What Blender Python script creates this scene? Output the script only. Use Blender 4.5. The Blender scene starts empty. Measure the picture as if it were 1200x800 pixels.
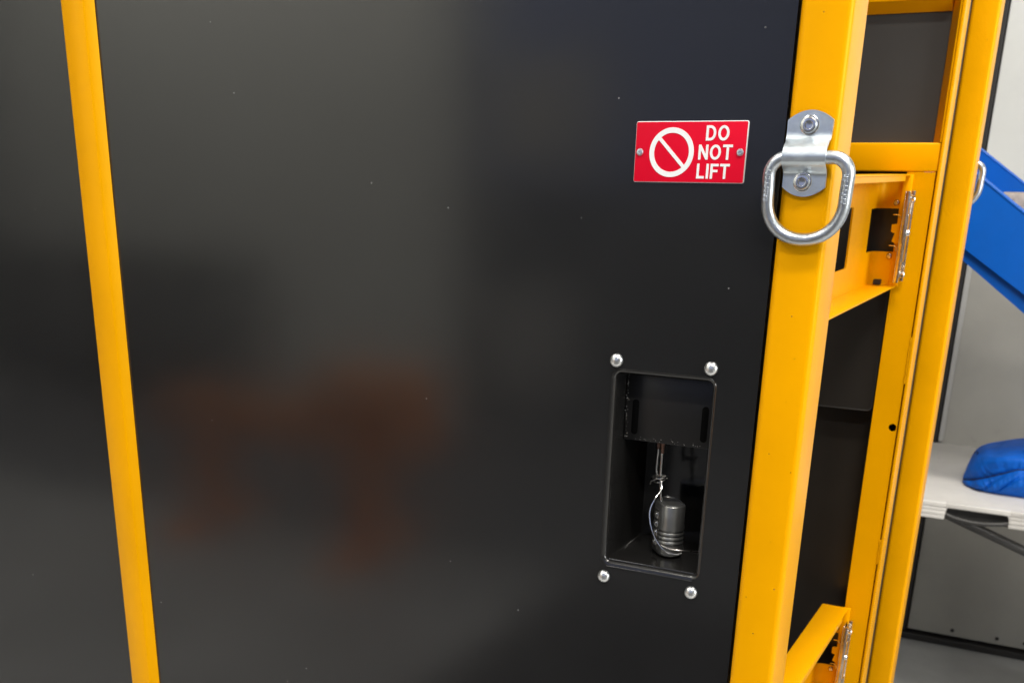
import bpy, bmesh, math, random
from mathutils import Vector, Matrix, noise
random.seed(7)
PI = math.pi
R = math.radians
scene = bpy.context.scene
col = scene.collection

# ------------------------------------------------------------------ camera
camd = bpy.data.cameras.new('camera')
cam = bpy.data.objects.new('camera', camd)
col.objects.link(cam)
rx = Vector((0.87301, 0.48763, 0.00852))        # right
dn = Vector((0.18336, -0.31199, -0.93222))      # image down
fw = Vector((-0.45192, 0.81540, -0.36178))      # forward
m = Matrix.Identity(4)
for i in range(3):
    m[i][0] = rx[i]; m[i][1] = -dn[i]; m[i][2] = -fw[i]
m[0][3], m[1][3], m[2][3] = 0.0, -1.03, 1.50
cam.matrix_world = m
camd.sensor_width = 36.0
camd.lens = 1319.755 / 1200 * 36.0
camd.shift_x = (600 - 534.11) / 1200
camd.shift_y = (703.65 - 400) / 1200
camd.clip_start = 0.02
camd.clip_end = 100
camd.dof.use_dof = True
camd.dof.focus_distance = 1.08
camd.dof.aperture_fstop = 13.0
scene.camera = cam

# ------------------------------------------------------------------ world, lamps, exposure
w = bpy.data.worlds.new('World')
scene.world = w
w.use_nodes = True
w.node_tree.nodes['Background'].inputs[0].default_value = (0.8, 0.9, 1.0, 1)
w.node_tree.nodes['Background'].inputs[1].default_value = 0.1
scene.view_settings.view_transform = 'Standard'
scene.view_settings.look = 'None'
scene.view_settings.gamma = 1
scene.view_settings.exposure = 0.0
scene.cycles.use_denoising = True
scene.cycles.max_bounces = 7
scene.cycles.diffuse_bounces = 4
scene.cycles.glossy_bounces = 4
scene.cycles.caustics_reflective = False
scene.cycles.caustics_refractive = False
scene.cycles.sample_clamp_indirect = 8

def area(name, loc, target, sx, sy, power, color):
    l = bpy.data.lights.new(name, 'AREA')
    l.shape = 'RECTANGLE'; l.size = sx; l.size_y = sy; l.energy = power; l.color = color
    o = bpy.data.objects.new(name, l); col.objects.link(o)
    o.location = loc
    d = Vector(target) - Vector(loc)
    o.rotation_euler = d.to_track_quat('-Z', 'Y').to_euler()
    return o
WARM = (1.0, 0.955, 0.88)
for i, (x, y, p) in enumerate([(-2.6, -3.0, 52), (0.9, -3.0, 86), (-2.6, -1.2, 52), (0.6, -1.2, 84), (0.6, 0.55, 78)]):
    area('ceiling_lamp', (x, y, 4.35), (x, y, 0), 1.5, 0.30, p, WARM)
for x in (-5.9, -4.2):
    area('wall_fill', (x, -3.5, 4.2), (x, -5.0, 1.9), 1.2, 0.25, 90, (1.0, 0.97, 0.9))  # added lamps that brighten the pale wall mirrored in the black panel
area('doorway_light', (3.9, -0.6, 2.0), (0, -0.2, 1.3), 2.6, 2.8, 175, (0.95, 0.98, 1.0))

# ------------------------------------------------------------------ materials
def new_mat(name):
    mt = bpy.data.materials.new(name); mt.use_nodes = True
    nt = mt.node_tree
    return mt, nt, nt.nodes['Principled BSDF']
def N(nt, t, **kw):
    n = nt.nodes.new(t)
    for k, v in kw.items():
        if k in n.inputs: n.inputs[k].default_value = v
        else: setattr(n, k, v)
    return n
def ramp(nt, fac, stops):
    r = nt.nodes.new('ShaderNodeValToRGB')
    el = r.color_ramp.elements
    while len(el) < len(stops): el.new(0.5)
    for e, (p, c) in zip(el, stops):
        e.position = p; e.color = (c[0], c[1], c[2], 1) if hasattr(c, '__len__') else (c, c, c, 1)
    nt.links.new(fac, r.inputs[0])
    return r.outputs[0]
def paint(name, base, rough, spread=0.12, nscale=9.0, bump=0.05, bscale=450.0, wave=0.0, metallic=0.0, dirt=None, coat=0.0, rvar=0.06):
    mt, nt, b = new_mat(name)
    tc = nt.nodes.new('ShaderNodeTexCoord')
    n1 = N(nt, 'ShaderNodeTexNoise', Scale=nscale, Detail=6.0, Roughness=0.6)
    nt.links.new(tc.outputs['Object'], n1.inputs['Vector'])
    lo = [c * (1 - spread) for c in base]; hi = [min(1, c * (1 + spread)) for c in base]
    c = ramp(nt, n1.outputs['Fac'], [(0.3, lo), (0.7, hi)])
    if dirt:
        n2 = N(nt, 'ShaderNodeTexNoise', Scale=dirt[1], Detail=8.0, Roughness=0.75)
        nt.links.new(tc.outputs['Object'], n2.inputs['Vector'])
        f = ramp(nt, n2.outputs['Fac'], [(dirt[2], 0.0), (dirt[2] + 0.08, dirt[3])])
        mx = nt.nodes.new('ShaderNodeMix'); mx.data_type = 'RGBA'
        nt.links.new(f, mx.inputs['Factor']); nt.links.new(c, mx.inputs[6])
        mx.inputs[7].default_value = (*dirt[0], 1)
        c = mx.outputs[2]
    nt.links.new(c, b.inputs['Base Color'])
    n3 = N(nt, 'ShaderNodeTexNoise', Scale=nscale * 3.1, Detail=5.0)
    nt.links.new(tc.outputs['Object'], n3.inputs['Vector'])
    rr = nt.nodes.new('ShaderNodeMapRange')
    rr.inputs['To Min'].default_value = max(0.03, rough - rvar); rr.inputs['To Max'].default_value = rough + rvar
    nt.links.new(n3.outputs['Fac'], rr.inputs['Value'])
    nt.links.new(rr.outputs['Result'], b.inputs['Roughness'])
    b.inputs['Metallic'].default_value = metallic
    b.inputs['Coat Weight'].default_value = coat
    b.inputs['Coat Roughness'].default_value = 0.12
    last = None
    if bump:
        n4 = N(nt, 'ShaderNodeTexNoise', Scale=bscale, Detail=3.0)
        nt.links.new(tc.outputs['Object'], n4.inputs['Vector'])
        bp = N(nt, 'ShaderNodeBump', Strength=bump, Distance=0.001)
        nt.links.new(n4.outputs['Fac'], bp.inputs['Height']); last = bp
    if wave:
        n5 = N(nt, 'ShaderNodeTexNoise', Scale=3.5, Detail=1.0)
        nt.links.new(tc.outputs['Object'], n5.inputs['Vector'])
        bp2 = N(nt, 'ShaderNodeBump', Strength=wave, Distance=0.01)
        nt.links.new(n5.outputs['Fac'], bp2.inputs['Height'])
        if last: nt.links.new(last.outputs['Normal'], bp2.inputs['Normal'])
        last = bp2
    if last: nt.links.new(last.outputs['Normal'], b.inputs['Normal'])
    return mt, nt, b

YEL = (0.83, 0.365, 0.0)
M = {}
M['yellow'] = paint('yellow_paint', YEL, 0.34, 0.05, 7, 0.12, 220, wave=0.03, dirt=((0.40, 0.17, 0.01), 55, 0.66, 0.40))[0]
M['yellow_rough'] = paint('yellow_rough_paint', YEL, 0.38, 0.06, 9, 0.26, 300, dirt=((0.42, 0.17, 0.01), 110, 0.64, 0.40))[0]

for k in ('yellow', 'yellow_rough'): M[k].node_tree.nodes['Principled BSDF'].inputs['Specular Tint'].default_value = (1.0, 0.74, 0.10, 1)
def black_paint(name, base, rough, specks, wave, ior=1.5):
    mt, nt, b = paint(name, base, rough, 0.10, 5, 0.02, 700, wave=wave, rvar=0.045)
    b.inputs['IOR'].default_value = ior
    if specks:
        tc = nt.nodes.new('ShaderNodeTexCoord')
        v = N(nt, 'ShaderNodeTexVoronoi', Scale=specks, Randomness=1.0)
        nt.links.new(tc.outputs['Object'], v.inputs['Vector'])
        d = nt.nodes.new('ShaderNodeMath'); d.operation = 'LESS_THAN'; d.inputs[1].default_value = 0.026
        nt.links.new(v.outputs['Distance'], d.inputs[0])
        s = nt.nodes.new('ShaderNodeSeparateColor'); nt.links.new(v.outputs['Color'], s.inputs[0])
        g = nt.nodes.new('ShaderNodeMath'); g.operation = 'GREATER_THAN'; g.inputs[1].default_value = 0.60
        nt.links.new(s.outputs[0], g.inputs[0])
        mu = nt.nodes.new('ShaderNodeMath'); mu.operation = 'MULTIPLY'
        nt.links.new(d.outputs[0], mu.inputs[0]); nt.links.new(g.outputs[0], mu.inputs[1])
        mx = nt.nodes.new('ShaderNodeMix'); mx.data_type = 'RGBA'
        nt.links.new(mu.outputs[0], mx.inputs['Factor'])
        src = b.inputs['Base Color'].links[0].from_socket
        nt.links.new(src, mx.inputs[6]); mx.inputs[7].default_value = (0.22, 0.22, 0.22, 1)
        nt.links.new(mx.outputs[2], b.inputs['Base Color'])
    return mt
M['black'] = black_paint('black_paint', (0.0105, 0.0105, 0.011), 0.135, 34, 0.04, 1.60)
M['black_tray'] = black_paint('black_tray_paint', (0.0125, 0.0120, 0.0115), 0.14, 0, 0.0, 1.7)
M['black_inner'] = black_paint('black_inner_paint', (0.029, 0.025, 0.021), 0.33, 0, 0.03)
M['black_matt'] = black_paint('black_cover_paint', (0.0125, 0.012, 0.012), 0.36, 0, 0.0, 1.45)
M['black_sheen'] = black_paint('black_sheen_paint', (0.058, 0.055, 0.053), 0.35, 0, 0.03)  # same black paint, its colour lightened to imitate a bright reflection
M['zinc'] = paint('zinc_plate', (0.71, 0.78, 0.83), 0.38, 0.10, 40, 0.10, 500, metallic=1.0, rvar=0.10)[0]
M['zinc_ring'] = paint('zinc_ring', (0.58, 0.62, 0.655), 0.33, 0.14, 60, 0.22, 380, metallic=1.0, rvar=0.10)[0]
M['steel'] = paint('bright_steel', (0.78, 0.78, 0.77), 0.16, 0.08, 60, 0.05, 300, metallic=1.0)[0]
M['bolt'] = paint('zinc_bolt', (0.82, 0.84, 0.84), 0.30, 0.08, 160, 0.03, 300, metallic=1.0)[0]
M['brass'] = paint('latch_steel', (0.62, 0.56, 0.48), 0.22, 0.25, 45, 0.25, 160, metallic=1.0, rvar=0.12)[0]
M['gun'] = paint('padlock_gunmetal', (0.27, 0.27, 0.26), 0.34, 0.15, 50, 0.05, 600, metallic=0.85)[0]
M['wire'] = paint('cable_steel', (0.42, 0.40, 0.38), 0.28, 0.3, 90, 0.1, 900, metallic=1.0)[0]
M['rust'] = paint('rusty_shackle', (0.30, 0.17, 0.12), 0.45, 0.4, 120, 0.2, 900, metallic=0.6)[0]
M['red'] = paint('red_laminate', (0.70, 0.0, 0.022), 0.45, 0.03, 12, 0.03, 500)[0]
M['white'] = paint('white_laminate', (0.86, 0.865, 0.87), 0.45, 0.02, 12, 0.02, 500)[0]
M['dark'] = paint('dark_void', (0.008, 0.008, 0.008), 0.6, 0.1, 10, 0)[0]
M['void'] = paint('void_black', (0.003, 0.003, 0.003), 0.9, 0.1, 10, 0)[0]
M['void'].node_tree.nodes['Principled BSDF'].inputs['Specular IOR Level'].default_value = 0.05
M['rubber'] = paint('grey_rubber', (0.16, 0.14, 0.13), 0.7, 0.15, 30, 0.1, 300)[0]
M['blue'] = paint('blue_paint', (0.0, 0.105, 0.50), 0.36, 0.10, 6, 0.08, 200, dirt=((0.05, 0.2, 0.6), 60, 0.68, 0.4))[0]
M['wall_grey'] = paint('grey_wall_panel', (0.36, 0.345, 0.31), 0.30, 0.16, 1.6, 0.02, 300, wave=0.15, dirt=((0.20, 0.19, 0.17), 3.0, 0.60, 0.5))[0]
M['wall_white'] = paint('white_wall_panel', (0.68, 0.68, 0.65), 0.40, 0.06, 4, 0.02, 300)[0]
M['trim_grey'] = paint('grey_trim', (0.42, 0.41, 0.39), 0.4, 0.05, 5, 0.02, 300)[0]
M['dark_trim'] = paint('dark_trim', (0.022, 0.020, 0.019), 0.5, 0.1, 8, 0.02)[0]
M['concrete'] = paint('grey_concrete', (0.355, 0.355, 0.35), 0.42, 0.22, 2.2, 0.15, 60, dirt=((0.30, 0.29, 0.275), 5.5, 0.58, 0.5))[0]
M['plastic'] = paint('white_table_plastic', (0.72, 0.69, 0.645), 0.42, 0.05, 18, 0.35, 120, dirt=((0.45, 0.42, 0.38), 14, 0.62, 0.35))[0]
M['dark_plastic'] = paint('dark_plastic', (0.05, 0.048, 0.046), 0.38, 0.1, 20, 0.05)[0]
M['fabric'] = paint('blue_fabric', (0.0, 0.105, 0.52), 0.60, 0.14, 30, 1.6, 60)[0]
M['fabric'].node_tree.nodes['Principled BSDF'].inputs['Specular IOR Level'].default_value = 0.25
M['seam'] = paint('dark_seam', (0.003, 0.012, 0.06), 0.8, 0.1, 30, 0)[0]
M['wood'] = paint('weathered_wood', (0.42, 0.36, 0.31), 0.75, 0.35, 40, 0.8, 90, dirt=((0.10, 0.08, 0.07), 30, 0.55, 0.7))[0]
M['orange'] = paint('orange_paint', (0.85, 0.26, 0.03), 0.45, 0.08, 8, 0.05)[0]
M['blue_dark'] = paint('dark_blue_paint', (0.20, 0.245, 0.42), 0.55, 0.1, 4, 0.05)[0]
M['cab_grey'] = paint('cabinet_grey', (0.19, 0.19, 0.185), 0.55, 0.1, 4, 0.05)[0]
M['mat'] = paint('reflection_mat_dark', (0.105, 0.105, 0.11), 0.75, 0.2, 6, 0.1)[0]
M['wall_dark'] = paint('dark_wall', (0.09, 0.095, 0.105), 0.7, 0.15, 1.5, 0.05)[0]
M['shutter'] = paint('pale_shutter', (0.72, 0.725, 0.68), 0.6, 0.06, 2.0, 0.05)[0]
M['ceiling'] = paint('pale_ceiling', (0.80, 0.80, 0.78), 0.8, 0.05, 2.0, 0.05)[0]

M['red'].node_tree.nodes['Principled BSDF'].inputs['Specular IOR Level'].default_value = 0.2

# ------------------------------------------------------------------ mesh helpers
class MB:
    def __init__(s): s.bm = bmesh.new(); s.mi = 0
    def poly(s, pts):
        vs = [s.bm.verts.new(p) for p in pts]
        f = s.bm.faces.new(vs); f.material_index = s.mi; return f
    def box(s, x0, x1, y0, y1, z0, z1, bev=0.0, seg=2, rot=None, piv=None):
        t = bmesh.new()
        vs = [t.verts.new((x, y, z)) for x in (x0, x1) for y in (y0, y1) for z in (z0, z1)]
        for q in ((0, 1, 3, 2), (4, 6, 7, 5), (0, 4, 5, 1), (2, 3, 7, 6), (0, 2, 6, 4), (1, 5, 7, 3)):
            t.faces.new([vs[i] for i in q])
        if bev: bmesh.ops.bevel(t, geom=t.edges[:], offset=bev, segments=seg, profile=0.5, affect='EDGES')
        if rot is not None:
            bmesh.ops.rotate(t, verts=t.verts, cent=piv or Vector(((x0+x1)/2, (y0+y1)/2, (z0+z1)/2)), matrix=rot)
        s._merge(t)
    def _merge(s, t):
        bmesh.ops.recalc_face_normals(t, faces=t.faces[:])
        mp = {}
        for v in t.verts: mp[v] = s.bm.verts.new(v.co)
        for f in t.faces:
            g = s.bm.faces.new([mp[v] for v in f.verts]); g.material_index = s.mi
        t.free()
    def loft(s, loops, closed=True, cap0=False, cap1=False):
        t = bmesh.new()
        L = [[t.verts.new(p) for p in lp] for lp in loops]
        n = len(L[0]); rng = range(n) if closed else range(n - 1)
        for a, b in zip(L, L[1:]):
            for i in rng:
                j = (i + 1) % n
                t.faces.new((a[i], a[j], b[j], b[i]))
        if cap0: t.faces.new(L[0][::-1])
        if cap1: t.faces.new(L[-1])
        s._merge(t)
    def tube(s, pts, r, seg=12, closed=False, caps=True):
        pts = [Vector(p) for p in pts]; n = len(pts)
        loops = []; up = None
        for i, p in enumerate(pts):
            if closed: d = (pts[(i + 1) % n] - pts[i - 1]).normalized()
            elif i == 0: d = (pts[1] - p).normalized()
            elif i == n - 1: d = (p - pts[-2]).normalized()
            else: d = (pts[i + 1] - pts[i - 1]).normalized()
            if up is None:
                up = d.orthogonal().normalized()
            else:
                up = (up - d * up.dot(d)).normalized()
            q = d.cross(up)
            rr = r[i] if hasattr(r, '__len__') else r
            loops.append([p + (up * math.cos(2*PI*k/seg) + q * math.sin(2*PI*k/seg)) * rr for k in range(seg)])
        if closed:
            best = min(range(seg), key=lambda k: (loops[0][k] - loops[-1][0]).length)
            # last strip aligned to the first ring
            loops.append(loops[0][best:] + loops[0][:best])
            s.loft(loops)
        else: s.loft(loops, True, caps, caps)
    def lathe(s, c, axis, prof, seg=20):
        a = Vector(axis).normalized(); u = a.orthogonal().normalized(); v = a.cross(u)
        c = Vector(c)
        loops = [[c + a * h + (u * math.cos(2*PI*k/seg) + v * math.sin(2*PI*k/seg)) * max(r, 1e-5) for k in range(seg)] for r, h in prof]
        s.loft(loops, True, True, True)
    def prism(s, poly, v0, v1, axis='y'):
        def P(p, k):
            return {'y': (p[0], k, p[1]), 'x': (k, p[0], p[1]), 'z': (p[0], p[1], k)}[axis]
        s.loft([[P(p, v0) for p in poly], [P(p, v1) for p in poly]], True, True, True)
    def ribbon(s, path, wd, y0, y1, closed=False):
        P = [Vector(p) for p in path]; n = len(P); Lf = []; Rt = []
        for i in range(n):
            if closed or 0 < i < n - 1:
                a = (P[i] - P[i - 1]).normalized(); b = (P[(i + 1) % n] - P[i]).normalized()
            elif i == 0: a = b = (P[1] - P[0]).normalized()
            else: a = b = (P[-1] - P[-2]).normalized()
            na = Vector((-a.y, a.x)); nb = Vector((-b.y, b.x)); nn = (na + nb).normalized()
            k = min(wd / 2 / max(0.2, nn.dot(na)), wd * 1.8)
            Lf.append(P[i] + nn * k); Rt.append(P[i] - nn * k)
        loops = [[(a.x, y0, a.y), (b.x, y0, b.y), (b.x, y1, b.y), (a.x, y1, a.y)] for a, b in zip(Lf, Rt)]
        if closed: loops.append(loops[0]); s.loft(loops)
        else: s.loft(loops, True, True, True)
    def build(s, name, mats, parent=None, smooth=True, kind=None, label=None, cat=None, group=None, weld=True):
        if weld: bmesh.ops.remove_doubles(s.bm, verts=s.bm.verts[:], dist=1e-6)
        bm = s.bm
        o0 = Vector((0, 0, 0))
        root = parent
        while root is not None:
            o0 += Vector(root.location); root = root.parent
        bmesh.ops.translate(bm, verts=bm.verts[:], vec=-o0)
        me = bpy.data.meshes.new(name); bm.to_mesh(me); bm.free()
        for mt in (mats if isinstance(mats, (list, tuple)) else [mats]): me.materials.append(mt)
        if smooth:
            me.polygons.foreach_set('use_smooth', [True] * len(me.polygons))
            me.set_sharp_from_angle(angle=R(38))
        o = bpy.data.objects.new(name, me); col.objects.link(o)
        if parent: o.parent = parent
        for k, v in (('kind', kind), ('label', label), ('category', cat), ('group', group)):
            if v: o[k] = v
        return o
def thing(name, loc, label, cat, group=None):
    o = bpy.data.objects.new(name, None); col.objects.link(o); o.location = loc
    o['label'] = label; o['category'] = cat
    if group: o['group'] = group
    o.empty_display_size = 0.1
    return o
def dup(o, parent, off=(0, 0, 0)):
    c = o.copy(); col.objects.link(c); c.parent = parent
    c.location = Vector(o.location) + Vector(off)
    for ch in o.children: dup(ch, c)
    return c
def rrect(x0, x1, z0, z1, r, n=6):
    pts = []
    for cx, cz, a0 in ((x1 - r, z1 - r, 0), (x0 + r, z1 - r, 90), (x0 + r, z0 + r, 180), (x1 - r, z0 + r, 270)):
        for k in range(n + 1):
            a = R(a0 + 90 * k / n); pts.append((cx + r * math.cos(a), cz + r * math.sin(a)))
    return pts
def plate_with_hole(mb, X0, X1, Z0, Z1, hole, a, b, axis='y'):
    """flat plate X0..X1 x Z0..Z1 between depths a and b with one hole (ccw loop)"""
    cx = sum(p[0] for p in hole) / len(hole); cz = sum(p[1] for p in hole) / len(hole)
    outer = []
    for x, z in hole:
        dx, dz = x - cx, z - cz
        tx = ((X1 - cx) / dx if dx > 0 else (X0 - cx) / dx) if abs(dx) > 1e-9 else 1e9
        tz = ((Z1 - cz) / dz if dz > 0 else (Z0 - cz) / dz) if abs(dz) > 1e-9 else 1e9
        t = min(tx, tz); outer.append((cx + dx * t, cz + dz * t))
    # add true corners by snapping the nearest outer points
    for X in (X0, X1):
        for Z in (Z0, Z1):
            i = min(range(len(outer)), key=lambda k: (outer[k][0] - X) ** 2 + (outer[k][1] - Z) ** 2)
            outer[i] = (X, Z)
    def P(p, k): return (p[0], k, p[1]) if axis == 'y' else (k, p[0], p[1])
    mb.loft([[P(p, a) for p in outer], [P(p, a) for p in hole], [P(p, b) for p in hole], [P(p, b) for p in outer], [P(p, a) for p in outer]])

# ------------------------------------------------------------------ the setting
mb = MB(); mb.box(-9, 4, -5.2, 3.1, -0.2, 0.0); mb.build('floor', M['concrete'], kind='structure', smooth=False)
mb = MB(); mb.box(-9, 4, -5.2, 3.1, 4.5, 4.6); mb.build('ceiling', M['ceiling'], kind='structure', smooth=False)
mb = MB(); mb.box(-9.1, -9, -5.2, 3.1, 0, 4.5); mb.build('wall_left', M['wall_dark'], kind='structure', smooth=False)
mb = MB(); mb.box(4, 4.1, -5.2, 3.1, 0, 4.5); mb.build('wall_right', M['wall_white'], kind='structure', smooth=False)
WY = 2.84
back = MB(); back.box(-9, 4, WY + 0.03, WY + 0.10, 0, 4.5)
back = back.build('wall_back', M['dark_trim'], kind='structure', smooth=False)
def wpanel(x0, x1, z0, z1, mt):
    b = MB(); b.box(x0, x1, WY, WY + 0.028, z0, z1, 0.003, 1); return b.build('panel', mt, back)
for x0, x1 in ((-2.6, -1.62), (-1.60, -0.43), (-0.378, 0.78), (0.80, 1.98), (2.0, 3.2)):
    wpanel(x0, x1, 0.03, 1.36, M['wall_grey'])
    wpanel(x0, x1, 1.368, 3.4, M['wall_white'])
b = MB(); b.box(-0.3765, -0.362, WY - 0.006, WY - 0.001, 0.684, 1.36, 0.001, 1)
b.build('edge_trim', M['trim_grey'], back)
b = MB(); b.box(-0.428, -0.380, WY - 0.010, WY + 0.028, 0.026, 3.4, 0.002, 1)
b.build('dark_upright', M['dark_trim'], back)
b = MB(); b.box(-9, 4, WY - 0.02, WY + 0.029, 0.0, 0.022, 0.002, 1)
b.build('skirting', M['dark_trim'], back)
for x in (-0.2358, -0.0975, -0.014, 0.12, 0.26):
    b = MB(); b.lathe((x, WY, 0.052), (0, -1, 0), [(0.006, 0), (0.006, 0.0015), (0.0045, 0.003), (0.0, 0.0035)], 10)
    b.build('screw', M['dark_trim'], back)

# the far side of the workshop, seen as blurred reflections in the black panel
front = MB(); front.box(-9, 4, -5.2, -5.06, 0, 4.5)
front = front.build('wall_front', M['wall_dark'], kind='structure', smooth=False)
b = MB(); b.box(-7.45, -3.35, -5.06, -5.0, 0.0, 3.6); b.build('pale_wall_panel', M['shutter'], front, smooth=False)
b = MB(); b.box(-3.22, 1.2, -5.06, -5.01, 0.0, 1.38); b.build('dark_door_panel', M['wall_dark'], front, smooth=False)
b = MB(); b.box(-3.22, 1.2, -5.06, -5.01, 1.40, 3.6); b.build('blue_door_panel', M['blue_dark'], front, smooth=False)
fm = MB(); fm.box(-6.4, -3.75, -4.45, -2.75, 0.0, 0.012, 0.004, 1)  # unseen mats added to darken the floor mirrored in the black panel
fm = fm.build('reflection_mat', M['mat']); fm['label'] = 'long dark mat added behind the orange trestle to darken the reflected floor'; fm['category'] = 'added mat'
fm = MB(); fm.box(-3.7, 0.8, -4.9, -2.80, 0.0, 0.012, 0.004, 1)
fm = fm.build('reflection_mat', M['mat']); fm['label'] = 'wide dark mat added between the trestle and the blue door to darken the reflected floor'; fm['category'] = 'added mat'
fm = MB(); fm.box(-1.60, 0.8, -2.75, -1.25, 0.0, 0.012, 0.004, 1)
fm = fm.build('reflection_mat', M['dark_trim']); fm['label'] = 'black mat added in front of the cabinet to darken the panel reflection'; fm['category'] = 'added mat'
b = MB(); b.box(-3.12, -2.48, -5.01, -5.0, 1.50, 2.05); b.build('door_window', M['trim_grey'], front, smooth=False)
b = MB(); b.box(-3.10, -2.60, -5.01, -5.0, 0.25, 0.85); b.build('kick_plate', M['trim_grey'], front, smooth=False)

bench = thing('tool_cabinet', (-6.5, -4.6, 0), 'long dark low tool cabinet against the far wall, reflected in the black panel', 'cabinet')
b = MB(); b.box(-8.4, -4.75, -4.98, -4.55, 0.08, 0.86, 0.01); b.build('body', M['cab_grey'], bench)
b = MB(); b.box(-8.42, -4.73, -4.99, -4.52, 0.86, 0.90, 0.005); b.build('worktop', M['dark_trim'], bench)
for i in range(4):
    x = -8.3 + i * 0.88
    b = MB(); b.box(x, x + 0.76, -4.548, -4.53, 0.14, 0.80, 0.004); d = b.build('door', M['cab_grey'], bench)
for x in (-8.3, -4.85):
    b = MB(); b.box(x - 0.05, x + 0.05, -4.9, -4.62, 0.0, 0.08); b.build('foot', M['dark_trim'], bench)

tr = thing('work_trestle', (-2.85, -2.65, 0), 'orange steel work trestle reflected as a blur in the black panel', 'trestle')
b = MB(); b.box(-3.5, -2.15, -2.72, -2.58, 0.44, 0.58, 0.01); b.build('beam', M['orange'], tr)
for x in (-3.28, -2.44):
    b = MB(); b.box(x - 0.07, x + 0.07, -2.70, -2.60, 0.0, 0.44, 0.006); b.build('leg', M['orange'], tr)
    b = MB(); b.box(x - 0.06, x + 0.06, -2.95, -2.35, 0.0, 0.03, 0.005); b.build('foot', M['orange'], tr)
b = MB(); b.box(-2.65, -2.2, -2.78, -2.55, 0.58, 0.74, 0.01); b.build('clamp_block', M['orange'], tr)

# ------------------------------------------------------------------ the cabinet
CAB = thing('equipment_cabinet', (-0.9, 0.5, 0), 'black cabinet in a yellow steel frame with a red sign and a recessed padlock pocket', 'cabinet')
PX = -0.2585
# front panel with the pocket opening
hole = rrect(-0.4015, -0.2965, 1.1165, 1.3175, 0.010, 6)
mb = MB()
plate_with_hole(mb, -0.46, PX, 1.06, 1.37, hole, 0.0, 0.0025)
mb.box(-1.7, -0.46, 0, 0.0025, 0.06, 2.25)
mb.box(-0.46, PX, 0, 0.0025, 0.06, 1.06)
mb.box(-0.46, PX, 0, 0.0025, 1.37, 2.25)
mb.box(PX - 0.0025, PX, 0.0025, 0.05, 0.06, 2.25)
panel = mb.build('front_panel', M['black'], CAB)

# pressed pocket insert
mb = MB()
def lp(x0, x1, z0, z1, r, y): return [(p[0], y, p[1]) for p in rrect(x0, x1, z0, z1, r, 6)]
loops = [lp(-0.4016, -0.2964, 1.1164, 1.3176, 0.0103, 0.0001)]
for k in range(6):
    a = R(90 * k / 5); d = 0.0052
    e = d * math.sin(a); y = -0.0008 + d * (1 - math.cos(a))
    loops.append(lp(-0.4010 + e, -0.2970 - e * 0.75, 1.1170 + e * 1.1, 1.3170 - e * 0.8, 0.010 - 0.0065 * k / 5, y))
loops.append(lp(-0.3957, -0.3012, 1.1228, 1.3127, 0.0030, 0.094))
loops.append(lp(-0.3937, -0.3032, 1.1248, 1.3107, 0.0025, 0.0975))
mb.loft(loops, True, False, True)
pocket = mb.build('lock_pocket', M['black_tray'], CAB)
M['highlight_bead'] = black_paint('highlight_bead_paint', (0.02, 0.02, 0.021), 0.09, 0, 0.0, 1.8)  # for a bead added so the bottom lip shows a bright highlight
mb = MB()
mb.tube([(-0.3935, 0.0042, 1.1229), (-0.3035, 0.0042, 1.1229)], 0.0011, 10)
mb.tube([(-0.3945, -0.0002, 1.1168), (-0.3035, -0.0002, 1.1168)], 0.0008, 10)
mb.build('lip_highlight_bead', M['highlight_bead'], pocket)
# hanging cover plate in the pocket
mb = MB()
mb.box(-0.3951, -0.3032, 0.029, 0.0315, 1.2428, 1.3085, 0.0010, 2)
mb.box(-0.3951, -0.3925, 0.0315, 0.070, 1.2428, 1.3085, 0.0008, 1)
mb.box(-0.3951, -0.3032, 0.0315, 0.052, 1.2428, 1.2450, 0.0008, 1)
mb.build('cover_plate', M['black_matt'], pocket)
for x in (-0.3845, -0.3135):
    mb = MB(); mb.loft([[(p[0], 0.0288, p[1]) for p in rrect(x - 0.0034, x + 0.0034, 1.249, 1.284, 0.0033, 5)],
                        [(p[0], 0.0286, p[1]) for p in rrect(x - 0.0030, x + 0.0030, 1.2494, 1.2836, 0.0029, 5)]], True, False, True)
    mb.build('slot_shade', M['void'], pocket)  # near-black patch painting the shade inside a slot
# paint chips and weld spatter along the cover plate, too fine to pick apart
mb = MB(); rnd = random.Random(3)
for k in range(60):
    if k < 34: x, z = -0.3935 + rnd.gauss(0, 0.0008), 1.2435 + rnd.random() * 0.064
    else: x, z = -0.394 + rnd.random() * 0.088, 1.2436 + abs(rnd.gauss(0, 0.0018))
    r = 0.00018 + 0.0004 * rnd.random()
    mb.lathe((x, 0.0289, z), (0, -1, 0), [(r, 0), (r * 0.6, r * 0.7), (0, r * 0.9)], 6)
mb.build('weld_spatter', M['trim_grey'], pocket, kind='stuff')

def dome_bolt(x, z, r=0.0065, y=0.0):
    mb = MB()
    prof = [(r * 1.02, 0.0), (r, 0.0010)]
    for k in range(1, 7):
        a = R(90 * k / 6); prof.append((r * math.cos(a), 0.0010 + r * 0.60 * math.sin(a)))
    mb.lathe((x, y, z), (0, -1, 0), prof, 28)
    return mb.build('dome_bolt', M['bolt'], CAB)
for x, z in ((-0.3963, 1.3251), (-0.3033, 1.3254), (-0.3963, 1.1049), (-0.3035, 1.1046)):
    dome_bolt(x, z)

# yellow strap bar on the panel
mb = MB()
mb.prism([(-1.0785, -0.0003), (-1.0783, -0.0078), (-1.0776, -0.0094), (-1.0762, -0.0102), (-1.0442, -0.0104), (-1.0430, -0.0100), (-1.0420, -0.0088), (-1.0358, -0.0008), (-1.0356, -0.0003)], 0.06, 2.25, 'z')
mb.build('strap_bar', M['yellow'], CAB)

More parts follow.
